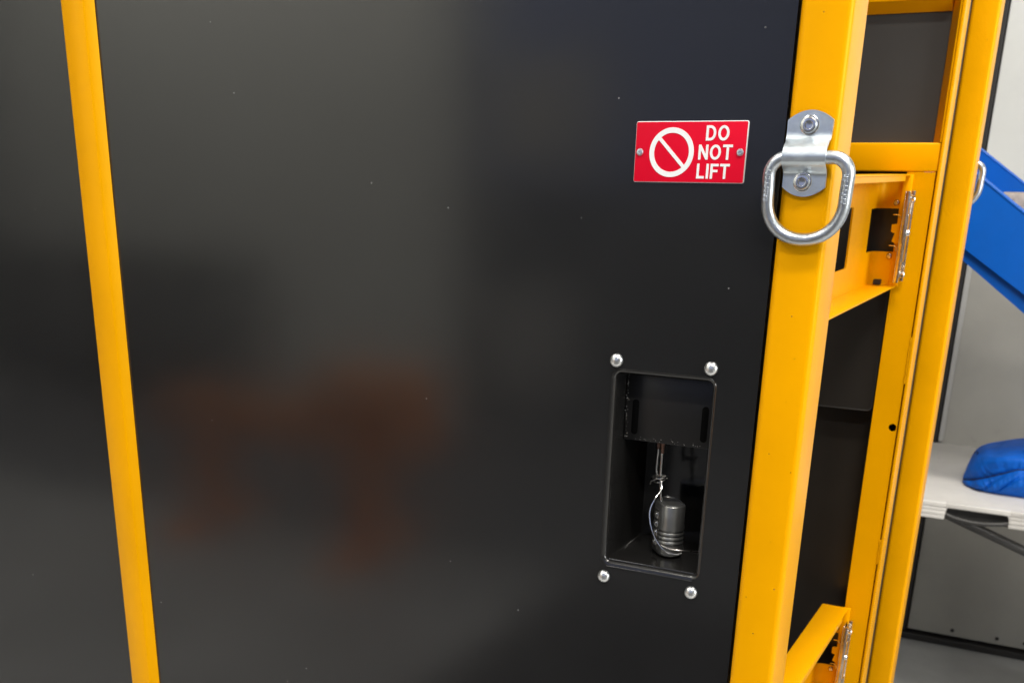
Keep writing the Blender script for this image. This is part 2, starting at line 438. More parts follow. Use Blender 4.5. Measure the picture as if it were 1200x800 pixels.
# corner posts
mb = MB(); mb.box(-0.2560, -0.2136, -0.004, 0.056, 0.0, 2.25, 0.0060, 5)
mb.build('corner_post', M['yellow'], CAB)
mb = MB(); mb.box(-0.2455, -0.2050, 0.95, 1.0, 0.0, 2.25, 0.0055, 5)
mb.build('corner_post', M['yellow_rough'], CAB, label='rear yellow corner post with rough paint')
rnd = random.Random(21)
mb = MB()
for k in range(16):
    z = (1.535, 1.50, 1.075, 1.10, 1.30, 1.42, 1.60, 1.20)[k % 8] + rnd.gauss(0, 0.008)
    x = -0.21365; y = 0.051 + rnd.gauss(0, 0.0010); r = 0.0005 + 0.0005 * rnd.random()
    mb.lathe((x, y, z), (1, 0, 0), [(r * 1.2, 0), (r, 0.00012), (0, 0.00015)], 7)
for k in range(9):
    z = 1.0 + 0.62 * rnd.random(); x = -0.2535 + 0.034 * rnd.random(); r = 0.00025 + 0.0003 * rnd.random()
    mb.lathe((x, -0.00402, z), (0, -1, 0), [(r * 1.2, 0), (r, 0.00008), (0, 0.0001)], 6)
mb.build('paint_chips', M['dark_trim'], CAB, kind='stuff')
# outer skin, out of view but closing the cabinet
mb = MB(); mb.box(-1.7, -0.262, 0.004, 1.0, 2.2, 2.25); mb.build('roof_panel', M['black_inner'], CAB, smooth=False)
mb = MB(); mb.box(-1.72, -1.702, 0.0, 1.0, 0.06, 2.25); mb.build('side_panel', M['black_inner'], CAB, smooth=False)
mb = MB(); mb.box(-1.7, -0.262, 0.06, 0.80, 0.05, 0.10); mb.build('base_panel', M['black_inner'], CAB, smooth=False)
mb = MB(); mb.box(-1.7, -1.65, 0.01, 0.06, 0.0, 2.2); mb.build('corner_post', M['yellow'], CAB)
# inner post with hole, side lip, slit
holeC = (-0.2463, 1.1256); hr = 0.0060
hl = [(holeC[0] + hr * math.cos(2*PI*k/24), holeC[1] + hr * math.sin(2*PI*k/24)) for k in range(24)]
mb = MB()
plate_with_hole(mb, -0.278, -0.2395, 1.10, 1.15, hl, 0.80, 0.803)
mb.box(-0.278, -0.2395, 0.80, 0.803, 0.0, 1.10)
mb.box(-0.278, -0.2395, 0.80, 0.803, 1.15, 1.494)
mb.box(-0.278, -0.2755, 0.803, 0.84, 0.0, 1.494)
mb.box(-0.2420, -0.2395, 0.803, 0.84, 0.0, 1.494)
post2 = mb.build('inner_post', M['yellow'], CAB)
mb = MB(); mb.box(-0.2750, -0.2422, 0.836, 0.84, 0.0, 1.49); mb.build('post_hole_shade', M['dark'], CAB, smooth=False)  # near-black sheet standing in for the shade inside the hollow post
mb = MB(); mb.box(-0.2376, -0.2330, 0.7985, 0.84, 0.0, 2.25, 0.0010, 2); lip = mb.build('edge_lip', M['yellow'], CAB)
mb = MB(); mb.box(-0.2394, -0.2377, 0.832, 0.84, 0.0, 1.49); mb.build('slit_shade', M['dark'], CAB, smooth=False)  # near-black strip standing in for the shade deep in the slit
# weld bumps bridging the slit
rnd = random.Random(5)
for z0, z1 in ((1.195, 1.262), (0.905, 0.945)):
    mb = MB(); z = z0
    while z < z1:
        r = 0.0017 + 0.0005 * rnd.random()
        mb.lathe((-0.2386 + rnd.gauss(0, 0.0003), 0.8000, z), (0, -1, 0), [(r, 0), (r * 0.9, r * 0.25), (r * 0.5, r * 0.45), (0, r * 0.5)], 10)
        z += 0.0022 + 0.0007 * rnd.random()
    mb.build('weld_bead', M['yellow_rough'], CAB)
mb = MB(); mb.box(-0.256, -0.2459, 0.953, 0.985, 0.0, 2.25, 0.001, 1); mb.build('rubber_seal', M['rubber'], CAB)
mb = MB(); mb.box(-0.62, -0.2380, 0.7995, 0.84, 1.4942, 1.5330, 0.0025, 3); mb.build('cross_rail', M['yellow'], CAB)
mb = MB(); mb.box(-0.62, -0.2490, 0.7995, 0.84, 1.7140, 1.7700, 0.0020, 3); mb.build('cross_rail', M['yellow'], CAB)
mb = MB(); mb.box(-0.2410, -0.2378, 0.7995, 0.84, 1.5332, 2.25, 0.0010, 2); mb.build('jamb', M['yellow'], CAB)
# splayed inner flange of the upper opening
mb = MB(); mb.prism([(-0.2412, 0.8010), (-0.2412, 0.8190), (-0.2515, 0.8190), (-0.2505, 0.8165)], 1.5332, 1.7139, 'z')
mb.build('splayed_flange', M['yellow'], CAB, smooth=False)
mb = MB(); mb.prism([(0.8010, 1.7139), (0.8190, 1.7139), (0.8190, 1.7010), (0.8165, 1.7020)], -0.62, -0.2520, 'x')
mb.build('splayed_flange', M['yellow'], CAB, smooth=False)
mb = MB(); mb.box(-0.62, -0.2389, 0.820, 0.823, 1.5200, 1.78); mb.build('infill_panel', M['black_sheen'], CAB, smooth=False)
# lower infill sheet with a rounded lower corner and folded edge
mb = MB()
pl = [(-0.62, 1.49), (-0.62, 1.1468)] + [(-0.2865 + 0.004 * math.cos(R(a)), 1.1508 + 0.004 * math.sin(R(a))) for a in range(270, 361, 15)] + [(-0.2825, 1.49)]
mb.prism(pl, 0.808, 0.812, 'y')
sh = mb.build('infill_panel', M['black_inner'], CAB)
mb = MB(); mb.tube([(-0.62, 0.8085, 1.1466), (-0.2885, 0.8085, 1.1466), (-0.2850, 0.8085, 1.1476), (-0.2832, 0.8085, 1.1500), (-0.2823, 0.8085, 1.153), (-0.2823, 0.8085, 1.335)], 0.0011, 8)
mb.build('folded_edge', M['dark_plastic'], sh)
mb = MB(); mb.box(-0.62, -0.262, 0.842, 0.845, 0.0, 1.52); mb.build('infill_panel', M['black_inner'], CAB, smooth=False)

# latch boxes
def latch_box():
    t = 0.0025; x0, x1 = -0.310, -0.2705; z0, z1 = 1.335, 1.4912; ye = 0.789
    mb = MB()
    win = rrect(0.40, 0.611, 1.3720, 1.4500, 0.004, 4)
    plate_with_hole(mb, 0.12, 0.742, z0 + t, z1 - t, win, x0 - t, x0, 'x')
    # bent end, above and below the notch
    def bend(za, zb):
        pr = [(x0, 0.742), (x0, ye - 0.014)]
        for k in range(1, 7):
            a = R(90 * k / 6); pr.append((x0 + 0.014 * (1 - math.cos(a)), ye - 0.014 + 0.014 * math.sin(a)))
        pr.append((x1 - 0.002, ye))
        out = [(p[0] - (t if i < 2 else 0.0015), p[1] + (t if i > 2 else 0)) for i, p in enumerate(pr)]
        mb.prism(pr + out[::-1], za, zb, 'z')
    bend(1.4445, z1 - t); bend(z0 + t, 1.3845)
    mb.box(x0 - t, x1, 0.12, ye, z1 - t, z1, 0.0008, 2)
    mb.box(x0 - t, x1, 0.12, ye, z0, z0 + t, 0.0008, 2)
    mb.box(x1 - t, x1, 0.12, 0.744, z1 - 0.009, z1 - t)
    mb.box(x1 - 0.0095, x1 + 0.0035, ye - 0.003, ye + 0.003, z0 + t * 0.5, z1 - 0.0004, 0.0010, 2)
    box = mb.build('latch_box', M['yellow'], CAB)
    # bent-in notch hooks
    mb = MB(); mb.prism([(-0.2825, 1.400), (-0.2765, 1.397), (-0.2725, 1.397), (-0.2725, 1.432), (-0.2765, 1.432), (-0.2785, 1.424), (-0.2850, 1.423), (-0.2850, 1.413), (-0.2795, 1.411)], 0.775, 0.779, 'y')
    mb.build('latch_hook', M['yellow'], box)
    for z in (1.4365, 1.394):
        mb = MB(); mb.tube([(-0.2850, 0.776, z), (-0.2775, 0.776, z), (-0.2755, 0.777, z - 0.002), (-0.2750, 0.777, z - 0.008)], 0.0008, 8); mb.build('spring_wire', M['steel'], box)
    for x, z in ((-0.2850, 1.4525), (-0.2850, 1.3785)):
        mb = MB(); mb.lathe((x, ye - 0.0002, z), (0, -1, 0), [(0.0042, 0), (0.0042, 0.0008), (0.0030, 0.0022), (0.0018, 0.0024), (0.0016, 0.0010), (0.0, 0.0010)], 16); mb.build('rivet', M['brass'], box)
    for x, z in ((-0.2965, 1.4855), (-0.2955, 1.3420)):
        mb = MB(); mb.box(x - 0.005, x + 0.005, 0.7755, 0.7870, z - 0.0035, z + 0.0035, 0.0006, 1); mb.build('cutout_shade', M['dark'], box)  # dark block in place of the shade of a small square cutout
    # strike plate on the outer rim
    mb = MB()
    for a, b2 in (((-0.2700, 0.756), (-0.2688, 0.792)), ((-0.2688, 0.7895), (-0.2612, 0.7920)), ((-0.2688, 0.756), (-0.2630, 0.7585))):
        mb.box(a[0], b2[0], a[1], b2[1], 1.3440, 1.4690, 0.0006, 2)
    mb.box(-0.2688, -0.2642, 0.7600, 0.7880, 1.3480, 1.4650, 0.0020, 3)
    mb.box(-0.2642, -0.2620, 0.7640, 0.7830, 1.3720, 1.4380, 0.0010, 2)
    mb.build('strike_plate', M['brass'], box)
    for z in (1.4580, 1.3550):
        mb = MB(); mb.lathe((-0.2642, 0.770, z), (1, 0, 0), [(0.0060, 0), (0.0060, 0.0012), (0.0046, 0.0014), (0.0046, 0.0060), (0.0036, 0.0072), (0, 0.0072)], 14); mb.build('plate_screw', M['steel'], box)
    mb = MB(); mb.lathe((-0.2620, 0.770, 1.4120), (1, 0, 0), [(0.0050, 0), (0.0044, 0.0030), (0.0024, 0.0042), (0, 0.0044)], 14); mb.build('catch_pin', M['steel'], box)
    return box
lb = latch_box()
lb2 = dup(lb, CAB, (0, 0, -0.6655))
# bolt tips showing beside the front post
for z, y in ((1.4560, 0.10), (1.4285, 0.10), (1.0900, 0.10)):
    mb = MB(); mb.lathe((-0.2360, y, z), (1, 0, 0), [(0.0026, 0), (0.0026, 0.0065), (0.0018, 0.0080), (0, 0.0080)], 12)
    mb.build('bolt_tip', M['steel'], CAB)
mb = MB(); mb.box(-0.2460, -0.2362, 0.060, 0.125, 1.0, 1.50, 0.001, 1); mb.build('bolt_rail', M['dark'], CAB)

# ------------------------------------------------------------------ sign
SX0, SX1, SZ0, SZ1 = -0.3903, -0.2892, 1.4856, 1.5361
mb = MB()
def sl(i, y, r): return [(p[0], y, p[1]) for p in rrect(SX0 + i, SX1 - i, SZ0 + i, SZ1 - i, r, 3)]
mb.loft([sl(0, -0.0001, 0.0016), sl(0, -0.0010, 0.0016)])
mb.loft([sl(0, -0.0010, 0.0016), sl(0.0006, -0.0019, 0.0010)])
mb.mi = 1
mb.loft([sl(0.0006, -0.0019, 0.0010), sl(0.0008, -0.00195, 0.0009)], True, False, True)
sign = mb.build('warning_sign', [M['white'], M['red']], CAB)
yl0, yl1 = -0.00192, -0.00225
# prohibition symbol
mb = MB(); cx, cz, ro, rw = -0.3560, 1.5106, 0.0182, 0.0044
mb.ribbon([(cx + ro * math.cos(2*PI*k/56), cz + ro * math.sin(2*PI*k/56)) for k in range(56)], rw, yl0, yl1, True)
dq = (ro - 0.0012) * math.sqrt(0.5)
mb.ribbon([(cx - dq, cz + dq), (cx + dq, cz - dq)], 0.0030, yl0, -0.00228)
mb.build('prohibition_symbol', M['white'], sign)
def arc(cx, cz, rx_, rz_, a0, a1, n=14):
    return [(cx + rx_ * math.cos(R(a0 + (a1 - a0) * k / n)), cz + rz_ * math.sin(R(a0 + (a1 - a0) * k / n))) for k in range(n + 1)]
def glyph(ch, x, z, wd, h, s):
    """letter strokes inside x..x+wd, z..z+h with stroke s (centre lines inset)"""
    e = s / 2; x0, x1, z0, z1 = x + e, x + wd - e, z + e, z + h - e
    mb = MB()
    if ch == 'D':
        mx = x0 + (x1 - x0) * 0.42
        p = [(x0, z0), (x0, z1)] + arc(mx, (z0 + z1) / 2, x1 - mx, (z1 - z0) / 2, 90, -90, 14)
        mb.ribbon(p, s, yl0, yl1, True)
    elif ch == 'O':
        mb.ribbon(arc((x0 + x1) / 2, (z0 + z1) / 2, (x1 - x0) / 2, (z1 - z0) / 2, 0, 360 * 31 / 32, 31), s, yl0, yl1, True)
    elif ch == 'N': 
        mb.ribbon([(x0, z), (x0, z + h)], s, yl0, yl1); mb.ribbon([(x1, z), (x1, z + h)], s, yl0, yl1)
        mb.ribbon([(x0, z + h - e * 0.6), (x1, z + e * 0.6)], s * 1.05, yl0, yl1 - 0.00003)
    elif ch == 'T':
        mb.ribbon([(x, z1), (x + wd, z1)], s, yl0, yl1); mb.ribbon([(x + wd / 2, z), (x + wd / 2, z1 - e)], s, yl0, yl1)
    elif ch == 'L':
        mb.ribbon([(x0, z + h), (x0, z0), (x + wd, z0)], s, yl0, yl1)
    elif ch == 'I':
        mb.ribbon([(x + wd / 2, z), (x + wd / 2, z + h)], s, yl0, yl1)
    elif ch == 'F':
        mb.ribbon([(x0, z), (x0, z1), (x + wd, z1)], s, yl0, yl1); mb.ribbon([(x0 + e, z + h * 0.52), (x + wd * 0.90, z + h * 0.52)], s * 0.95, yl0, yl1)
    o = mb.build('letter', M['white'], sign, smooth=False)
    o['label'] = 'white letter ' + ch
hL, st = 0.0122, 0.00215
def word(txt, widths, xa, xb, z):
    gap = (xb - xa - sum(widths)) / max(1, len(txt) - 1); x = xa
    for c, wd in zip(txt, widths):
        glyph(c, x, z, wd, hL, st); x += wd + gap
word('DO', (0.0088, 0.0098), -0.3257, -0.3053, 1.5202)
word('NOT', (0.0086, 0.0098, 0.0086), -0.3313, -0.3012, 1.5048)
word('LIFT', (0.0070, 0.0026, 0.0072, 0.0086), -0.3317, -0.3024, 1.4893)
for x in (-0.3853, -0.2944):
    mb = MB(); mb.lathe((x, -0.0020, 1.5108), (0, -1, 0), [(0.0032, 0), (0.0032, 0.0005), (0.0026, 0.0013), (0.0015, 0.0015), (0.0012, 0.0006), (0.0006, 0.0006), (0.0004, 0.0011), (0, 0.0011)], 20)
    mb.build('rivet', M['zinc'], sign)

# ------------------------------------------------------------------ tie-down rings
def tie_ring():
    yf = -0.0042                                   # post face
    # plate side profile: (z, y) centre line of the pressed sheet
    prof = []
    zt, zb = 1.5435, 1.4762
    key = [(zt, yf - 0.0018), (1.5255, yf - 0.0018), (1.5215, yf - 0.0030), (1.5175, yf - 0.0085), (1.5140, yf - 0.0122), (1.5085, yf - 0.0140),
           (1.5035, yf - 0.0132), (1.5000, yf - 0.0100), (1.4980, yf - 0.0058), (1.4960, yf - 0.0028), (1.4935, yf - 0.0018), (zb, yf - 0.0018)]
    # dense resample
    P = []
    for (z0, y0), (z1, y1) in zip(key, key[1:]):
        n = max(2, int(abs(z1 - z0) / 0.0008))
        for k in range(n): P.append((z0 + (z1 - z0) * k / n, y0 + (y1 - y0) * k / n))
    P.append(key[-1])
    for _ in range(3):
        P = [P[0]] + [((P[i-1][0] + 2*P[i][0] + P[i+1][0]) / 4, (P[i-1][1] + 2*P[i][1] + P[i+1][1]) / 4) for i in range(1, len(P) - 1)] + [P[-1]]
    cxp = -0.2365; t = 0.0028
    def half(z):       # half width at height z, arched ends
        if z > 1.5330: return 0.0186
        if z > 1.5200: return 0.0186 - (1.5330 - z) / 0.013 * 0.0003
        return 0.0178
    mb = MB(); NX = 16; rows_f = []; rows_b = []
    for i, (z, y) in enumerate(P):
        rf = []; rb = []
        for k in range(NX + 1):
            s = -1 + 2 * k / NX
            x = cxp + s * half(z)
            zz = z
            arch = 0.0075 * s * s
            f = max(0.0, min(1.0, (z - 1.5300) / (zt - 1.5300))); zz -= arch * f
            f = max(0.0, min(1.0, (1.4905 - z) / (1.4905 - zb))); zz += arch * f
            rf.append((x, y - t / 2, zz)); rb.append((x, y + t / 2 - 0.0004, zz))
        rows_f.append(rf); rows_b.append(rb)
    t2 = bmesh.new()
    F = [[t2.verts.new(p) for p in r] for r in rows_f]; B = [[t2.verts.new(p) for p in r] for r in rows_b]
    n = len(P)
    for i in range(n - 1):
        for k in range(NX):
            t2.faces.new((F[i][k], F[i][k+1], F[i+1][k+1], F[i+1][k])); t2.faces.new((B[i][k+1], B[i][k], B[i+1][k], B[i+1][k+1]))
        t2.faces.new((F[i][0], F[i+1][0], B[i+1][0], B[i][0])); t2.faces.new((F[i+1][NX], F[i][NX], B[i][NX], B[i+1][NX]))
    for k in range(NX):
        t2.faces.new((F[0][k+1], F[0][k], B[0][k], B[0][k+1])); t2.faces.new((F[-1][k], F[-1][k+1], B[-1][k+1], B[-1][k]))
    mb._merge(t2)
    plate = mb.build('ring_bracket', M['zinc'], CAB)
    # D ring
    r = 0.0053; cx0 = -0.2322
    hw, top, bot = 0.0326, 1.5072, 1.4420
    pts = []
    def add(x, z):
        f = (top - z) / (top - bot); pts.append((x, yf - 0.0085 - 0.0010 * math.sin(f * PI) + 0.0028 * f, z))
    for k in range(10): add(cx0 - hw + 0.014 + (2 * hw - 0.028) * k / 9, top)
    for k in range(1, 9):
        a = R(90 - 90 * k / 8); add(cx0 + hw - 0.014 + 0.014 * math.cos(a), top - 0.014 + 0.014 * math.sin(a))
    for k in range(1, 4): add(cx0 + hw - 0.0002 * k, top - 0.014 - 0.0049 * k)
    zc = 1.4735; rz = zc - bot; sg = lambda v, e: math.copysign(abs(v) ** e, v)
    for k in range(0, 25):
        a = R(-180 * k / 24); add(cx0 + (hw - 0.0007) * sg(math.cos(a), 0.95), zc + rz * sg(math.sin(a), 0.95))
    for k in (3, 2, 1): add(cx0 - hw + 0.0002 * k, top - 0.014 - 0.0049 * k)
    for k in range(0, 8):
        a = R(180 - 90 * k / 8); add(cx0 - hw + 0.014 + 0.014 * math.cos(a), top - 0.014 + 0.014 * math.sin(a))
    mb = MB(); mb.tube(pts, r, 18, closed=True)
    ring = mb.build('d_ring', M['zinc_ring'], plate)
    # raised forge marks, worn beyond reading
    rnd = random.Random(11)
    for side, za, zb2, xx in ((-1, 1.4725, 1.4980, cx0 - hw), (1, 1.4715, 1.4930, cx0 + hw - 0.0002)):
        z = za; mb = MB()
        while z < zb2:
            yy = yf - 0.0085 - 0.0035 - r + 0.0040
            k = rnd.randint(0, 3)
            f = (top - z) / (top - bot); xo = xx + side * (-0.0004)
            yr = yf - 0.0085 - 0.0010 * math.sin(f * PI) + 0.0028 * f - r
            mb.box(xo - 0.0024, xo + 0.0018, yr - 0.0005, yr + 0.0010, z, z + 0.0007, 0.00015, 1)
            if k != 0: mb.box(xo - 0.0024, xo - 0.0016, yr - 0.0005, yr + 0.0010, z + 0.0005, z + 0.0023, 0.00015, 1)
            if k > 1: mb.box(xo + 0.0002, xo + 0.0018, yr - 0.0005, yr + 0.0010, z + 0.0016, z + 0.0023, 0.00015, 1)
            z += 0.0034
        mb.build('forge_mark', M['zinc_ring'], plate)
    for x, z in ((-0.2368, 1.5318), (-0.2375, 1.4878)):
        mb = MB(); ys = yf - 0.0031
        mb.lathe((x, ys, z), (0, -1, 0), [(0.0078, 0), (0.0078, 0.0008), (0.0074, 0.0011), (0.0064, 0.0012), (0.0063, 0.0030), (0.0056, 0.0041), (0.0036, 0.0046), (0.0031, 0.0044), (0.0028, 0.0022), (0, 0.0020)], 28)
        mb.build('socket_screw', M['steel'], plate)
    return plate
ring1 = tie_ring()
ring2 = dup(ring1, CAB)
# the second one sits on the far side of the rear post: turned about the vertical
def turn(o):
    pass
piv = Vector((-0.2340, 0.5, 0)) - Vector(CAB.location)
ring2.rotation_euler = (0, 0, PI)
base1 = Vector((-0.2365 - CAB.location.x, -0.0042 - CAB.location.y, 0))
tgt = Vector((-0.2272 - CAB.location.x, 1.0002 - CAB.location.y, 0))
ring2.location = tgt + base1          # point base1 maps to -base1 + location
ring2['label'] = 'ring bracket on the rear side of the rear post'

# ------------------------------------------------------------------ padlock with its cable
PZ = 1.1252
lock = thing('padlock', (-0.345, 0.052, PZ), 'dark grey combination padlock with ribbed rounded body standing in the black pocket', 'padlock')
c = Vector((-0.3485, 0.0515))     # long axis direction
ax = Vector((0.62, -0.785)); nx = Vector((-ax.y, ax.x))
def stad(L, T, n=10, off=0.0):
    out = []
    h = L / 2 - T / 2; r = T / 2 + off
    for k in range(n + 1):
        a = R(-90 + 180 * k / n); q = c + ax * (h + r * math.cos(a)) + nx * (r * math.sin(a)); out.append(q)
    for k in range(n + 1):
        a = R(90 + 180 * k / n); q = c + ax * (-h + r * math.cos(a)) + nx * (r * math.sin(a)); out.append(q)
    return out
H = 0.0535; mb = MB(); L, T = 0.041, 0.0255
levels = [(0, -0.0012), (0.0010, -0.0002), (0.0016, 0)]
for k in range(4):
    z = 0.0115 + k * 0.0046
    levels += [(z, 0), (z + 0.0004, -0.0013), (z + 0.0014, -0.0013), (z + 0.0020, 0.0008), (z + 0.0032, 0.0008)]
levels += [(0.034, 0), (H - 0.0018, 0), (H - 0.0006, -0.0006), (H, -0.0016)]
mb.loft([[(q.x, q.y, PZ + z) for q in stad(L, T, 10, o)] for z, o in levels], True, True, True)
mb.build('body', M['gun'], lock)
mb = MB(); mb.loft([[(q.x, q.y, PZ + H + dz) for q in stad(L - 0.004, T - 0.004, 10, o)] for dz, o in ((-0.0005, 0), (0.0006, -0.0002), (0.0006, -0.0016), (-0.0001, -0.0020))], True, False, True)
mb.build('top_cap', M['gun'], lock)
# number wheels on the flat side facing left
def lpt(a, n): q = c + ax * a - nx * n; return (q.x, q.y)
mb = MB(); mb.prism([lpt(-0.0075, T/2 - 0.002), lpt(0.0070, T/2 - 0.002), lpt(0.0070, T/2 + 0.0011), lpt(-0.0075, T/2 + 0.0011)], PZ + 0.0055, PZ + 0.0465, 'z')
mb.build('dial_plate', M['dark_plastic'], lock)
for k in range(4):
    zc = PZ + 0.012 + k * 0.0095
    pc = Vector((c.x, c.y)) - nx * (T / 2 - 0.0026) + ax * 0.0010
    mb = MB()
    mb.lathe((pc.x, pc.y, zc - 0.0036), (0, 0, 1), [(0.0050, 0), (0.0054, 0.0004), (0.0054, 0.0066), (0.0050, 0.0070)], 16)
    wh = mb.build('number_wheel', M['gun'], lock)
    mb = MB()
    for j in range(-1, 2):
        d = (-nx * math.cos(R(j * 36)) + ax * math.sin(R(j * 36)))
        q = Vector((pc.x, pc.y)) + d * 0.0054; tt = Vector((-d.y, d.x))
        a = q - tt * 0.0011; b2 = q + tt * 0.0011
        mb.tube([(a.x, a.y, zc - 0.0022), (b2.x, b2.y, zc - 0.0015), (b2.x, b2.y, zc + 0.0015), (a.x, a.y, zc + 0.0022)], 0.00042, 5)
    mb.build('wheel_mark', M['steel'], wh)
# shackle
top = PZ + H
def ap(s, n, z): q = c + ax * s + nx * n; return (q.x, q.y, z)
s0, s1 = Vector((-0.3600, 0.0480)), Vector((-0.3668, 0.0560))
mb = MB()
mb.tube([(s0.x + 0.0035, s0.y, top - 0.004), (s0.x + 0.0015, s0.y, top + 0.010), (s0.x, s0.y, top + 0.030), (s0.x, s0.y, top + 0.058), (s0.x - 0.001, s0.y + 0.002, top + 0.068),
         ((s0.x + s1.x)/2, (s0.y + s1.y)/2, top + 0.073), (s1.x, s1.y, top + 0.066), (s1.x, s1.y, top + 0.052), (s1.x - 0.0006, s1.y, top + 0.030), (s1.x + 0.001, s1.y, top + 0.022)], 0.0017, 10)
mb.build('shackle', M['steel'], lock)
mb = MB(); mb.tube([(s0.x, s0.y, top + 0.050), (s0.x, s0.y, top + 0.060)], 0.0020, 10); mb.tube([(s1.x, s1.y, top + 0.052), (s1.x, s1.y, top + 0.064)], 0.0020, 10)
mb.build('rust_sleeve', M['rust'], lock)
# tether cable: coils round the shackle and a hanging loop
tether = thing('tether_cable', (-0.360, 0.045, PZ), 'thin steel tether cable coiled round the padlock shackle and hanging in a loop', 'cable')
rnd = random.Random(2)
mb = MB(); pts = []
for k in range(64):
    a = k / 64 * 2 * PI * 3.2
    rr = 0.0062 + 0.0012 * math.sin(a * 0.37 + 1)
    pts.append((s0.x - 0.0008 + rr * math.cos(a) * 1.05, s0.y + rr * 0.8 * math.sin(a), top + 0.0235 + 0.0022 * math.sin(a * 0.45) + 0.0016 * math.sin(a + 0.8)))
pts += [(s0.x - 0.009, s0.y - 0.002, top + 0.020), (s0.x - 0.0105, s0.y, top + 0.0165)]
mb.tube(pts, 0.0007, 7); mb.build('coil', M['wire'], tether)
def smooth(ps, n=3):
    ps = [Vector(p) for p in ps]
    for _ in range(n):
        q = [ps[0]]
        for a, b2 in zip(ps, ps[1:]): q += [a * 0.75 + b2 * 0.25, a * 0.25 + b2 * 0.75]
        q.append(ps[-1]); ps = q
    return ps
mb = MB(); mb.tube(smooth([(-0.3578, 0.045, 1.2009), (-0.3552, 0.042, 1.193), (-0.3591, 0.034, 1.1854), (-0.3631, 0.03, 1.1732), (-0.3596, 0.026, 1.1585), (-0.3517, 0.022, 1.1454), (-0.3412, 0.02, 1.1359), (-0.3302, 0.02, 1.1333), (-0.3236, 0.024, 1.1351)]), 0.0009, 8)
mb.build('loop', M['steel'], tether)
mb = MB(); mb.tube(smooth([(-0.3503, 0.024, 1.1414), (-0.3372, 0.021, 1.1381), (-0.3229, 0.024, 1.1379), (-0.3094, 0.044, 1.1335)]), 0.0006, 6)
mb.build('cable_tail', M['wire'], tether)

# ------------------------------------------------------------------ folding table
tab = thing('folding_table', (0.25, 2.2, 0), 'white plastic folding table with moulded carry handle, behind the yellow frame', 'table')
TX0, TX1, TY0, TY1 = -0.47, 1.15, 1.866, 2.54
mb = MB()
HX0, HX1 = -0.2405, -0.0965
pr = lambda x0, x1: [(x0, x1)]
mb.box(TX0, TX1, TY0 + 0.012, TY1, 0.7290, 0.7400, 0.003, 2)
for x0, x1 in ((TX0, HX0), (HX1, TX1)):
    for z0, z1, o in ((0.7265, 0.7398, 0.0), (0.7162, 0.7267, 0.0008), (0.7062, 0.7164, 0.0004), (0.6965, 0.7064, 0.0010)):
        mb.box(x0, x1, TY0 + o, TY0 + 0.016, z0, z1, 0.0022, 3)
mb.box(HX0 - 0.001, HX1 + 0.001, TY0, TY0 + 0.016, 0.7268, 0.7398, 0.0022, 3)
for x0, x1 in ((HX0 - 0.0005, HX0 + 0.006), (HX1 - 0.006, HX1 + 0.0005)):
    mb.prism([(x0, 0.727), (x1, 0.727), ((x1 if x0 < -0.2 else x0) - (0.004 if x0 < -0.2 else -0.004), 0.7215), ((x0 if x0 < -0.2 else x1), 0.697)] if x0 < -0.2 else [(x0, 0.727), (x1, 0.727), (x1, 0.697), (x0 + 0.004, 0.7215)], TY0 + 0.002, TY0 + 0.014, 'y')
mb.box(TX0, TX1, TY1 - 0.02, TY1, 0.697, 0.729, 0.002, 1)
mb.build('tabletop', M['plastic'], tab)
mb = MB(); mb.box(HX0 + 0.001, HX1 - 0.001, TY0 + 0.030, TY0 + 0.034, 0.692, 0.7285); mb.box(HX0 + 0.001, HX1 - 0.001, TY0 + 0.003, TY0 + 0.030, 0.7240, 0.7264)
mb.build('handle_recess', M['dark_plastic'], tab)
mb = MB(); mb.tube(smooth([(HX0 + 0.003, TY0 + 0.006, 0.7090), (HX0 + 0.018, TY0 + 0.003, 0.7040), (-0.170, TY0 - 0.001, 0.6975), (HX1 - 0.018, TY0 + 0.003, 0.7030), (HX1 - 0.003, TY0 + 0.006, 0.7070)], 2), 0.0055, 10)
mb.build('handle', M['dark_plastic'], tab)
mb = MB(); mb.tube([(-0.238, 1.915, 0.698), (0.20, 1.935, 0.540)], 0.0115, 12); mb.build('brace', M['dark_plastic'], tab)
for x in (0.20, 0.95):
    for y in (1.935, 2.46):
        mb = MB(); mb.tube([(x, y, 0.0), (x, y, 0.70)], 0.0125, 12); mb.build('leg', M['dark_plastic'], tab)
mb = MB(); mb.tube([(0.20, 1.935, 0.15), (0.20, 2.46, 0.15)], 0.010, 10); mb.build('leg_rail', M['dark_plastic'], tab)

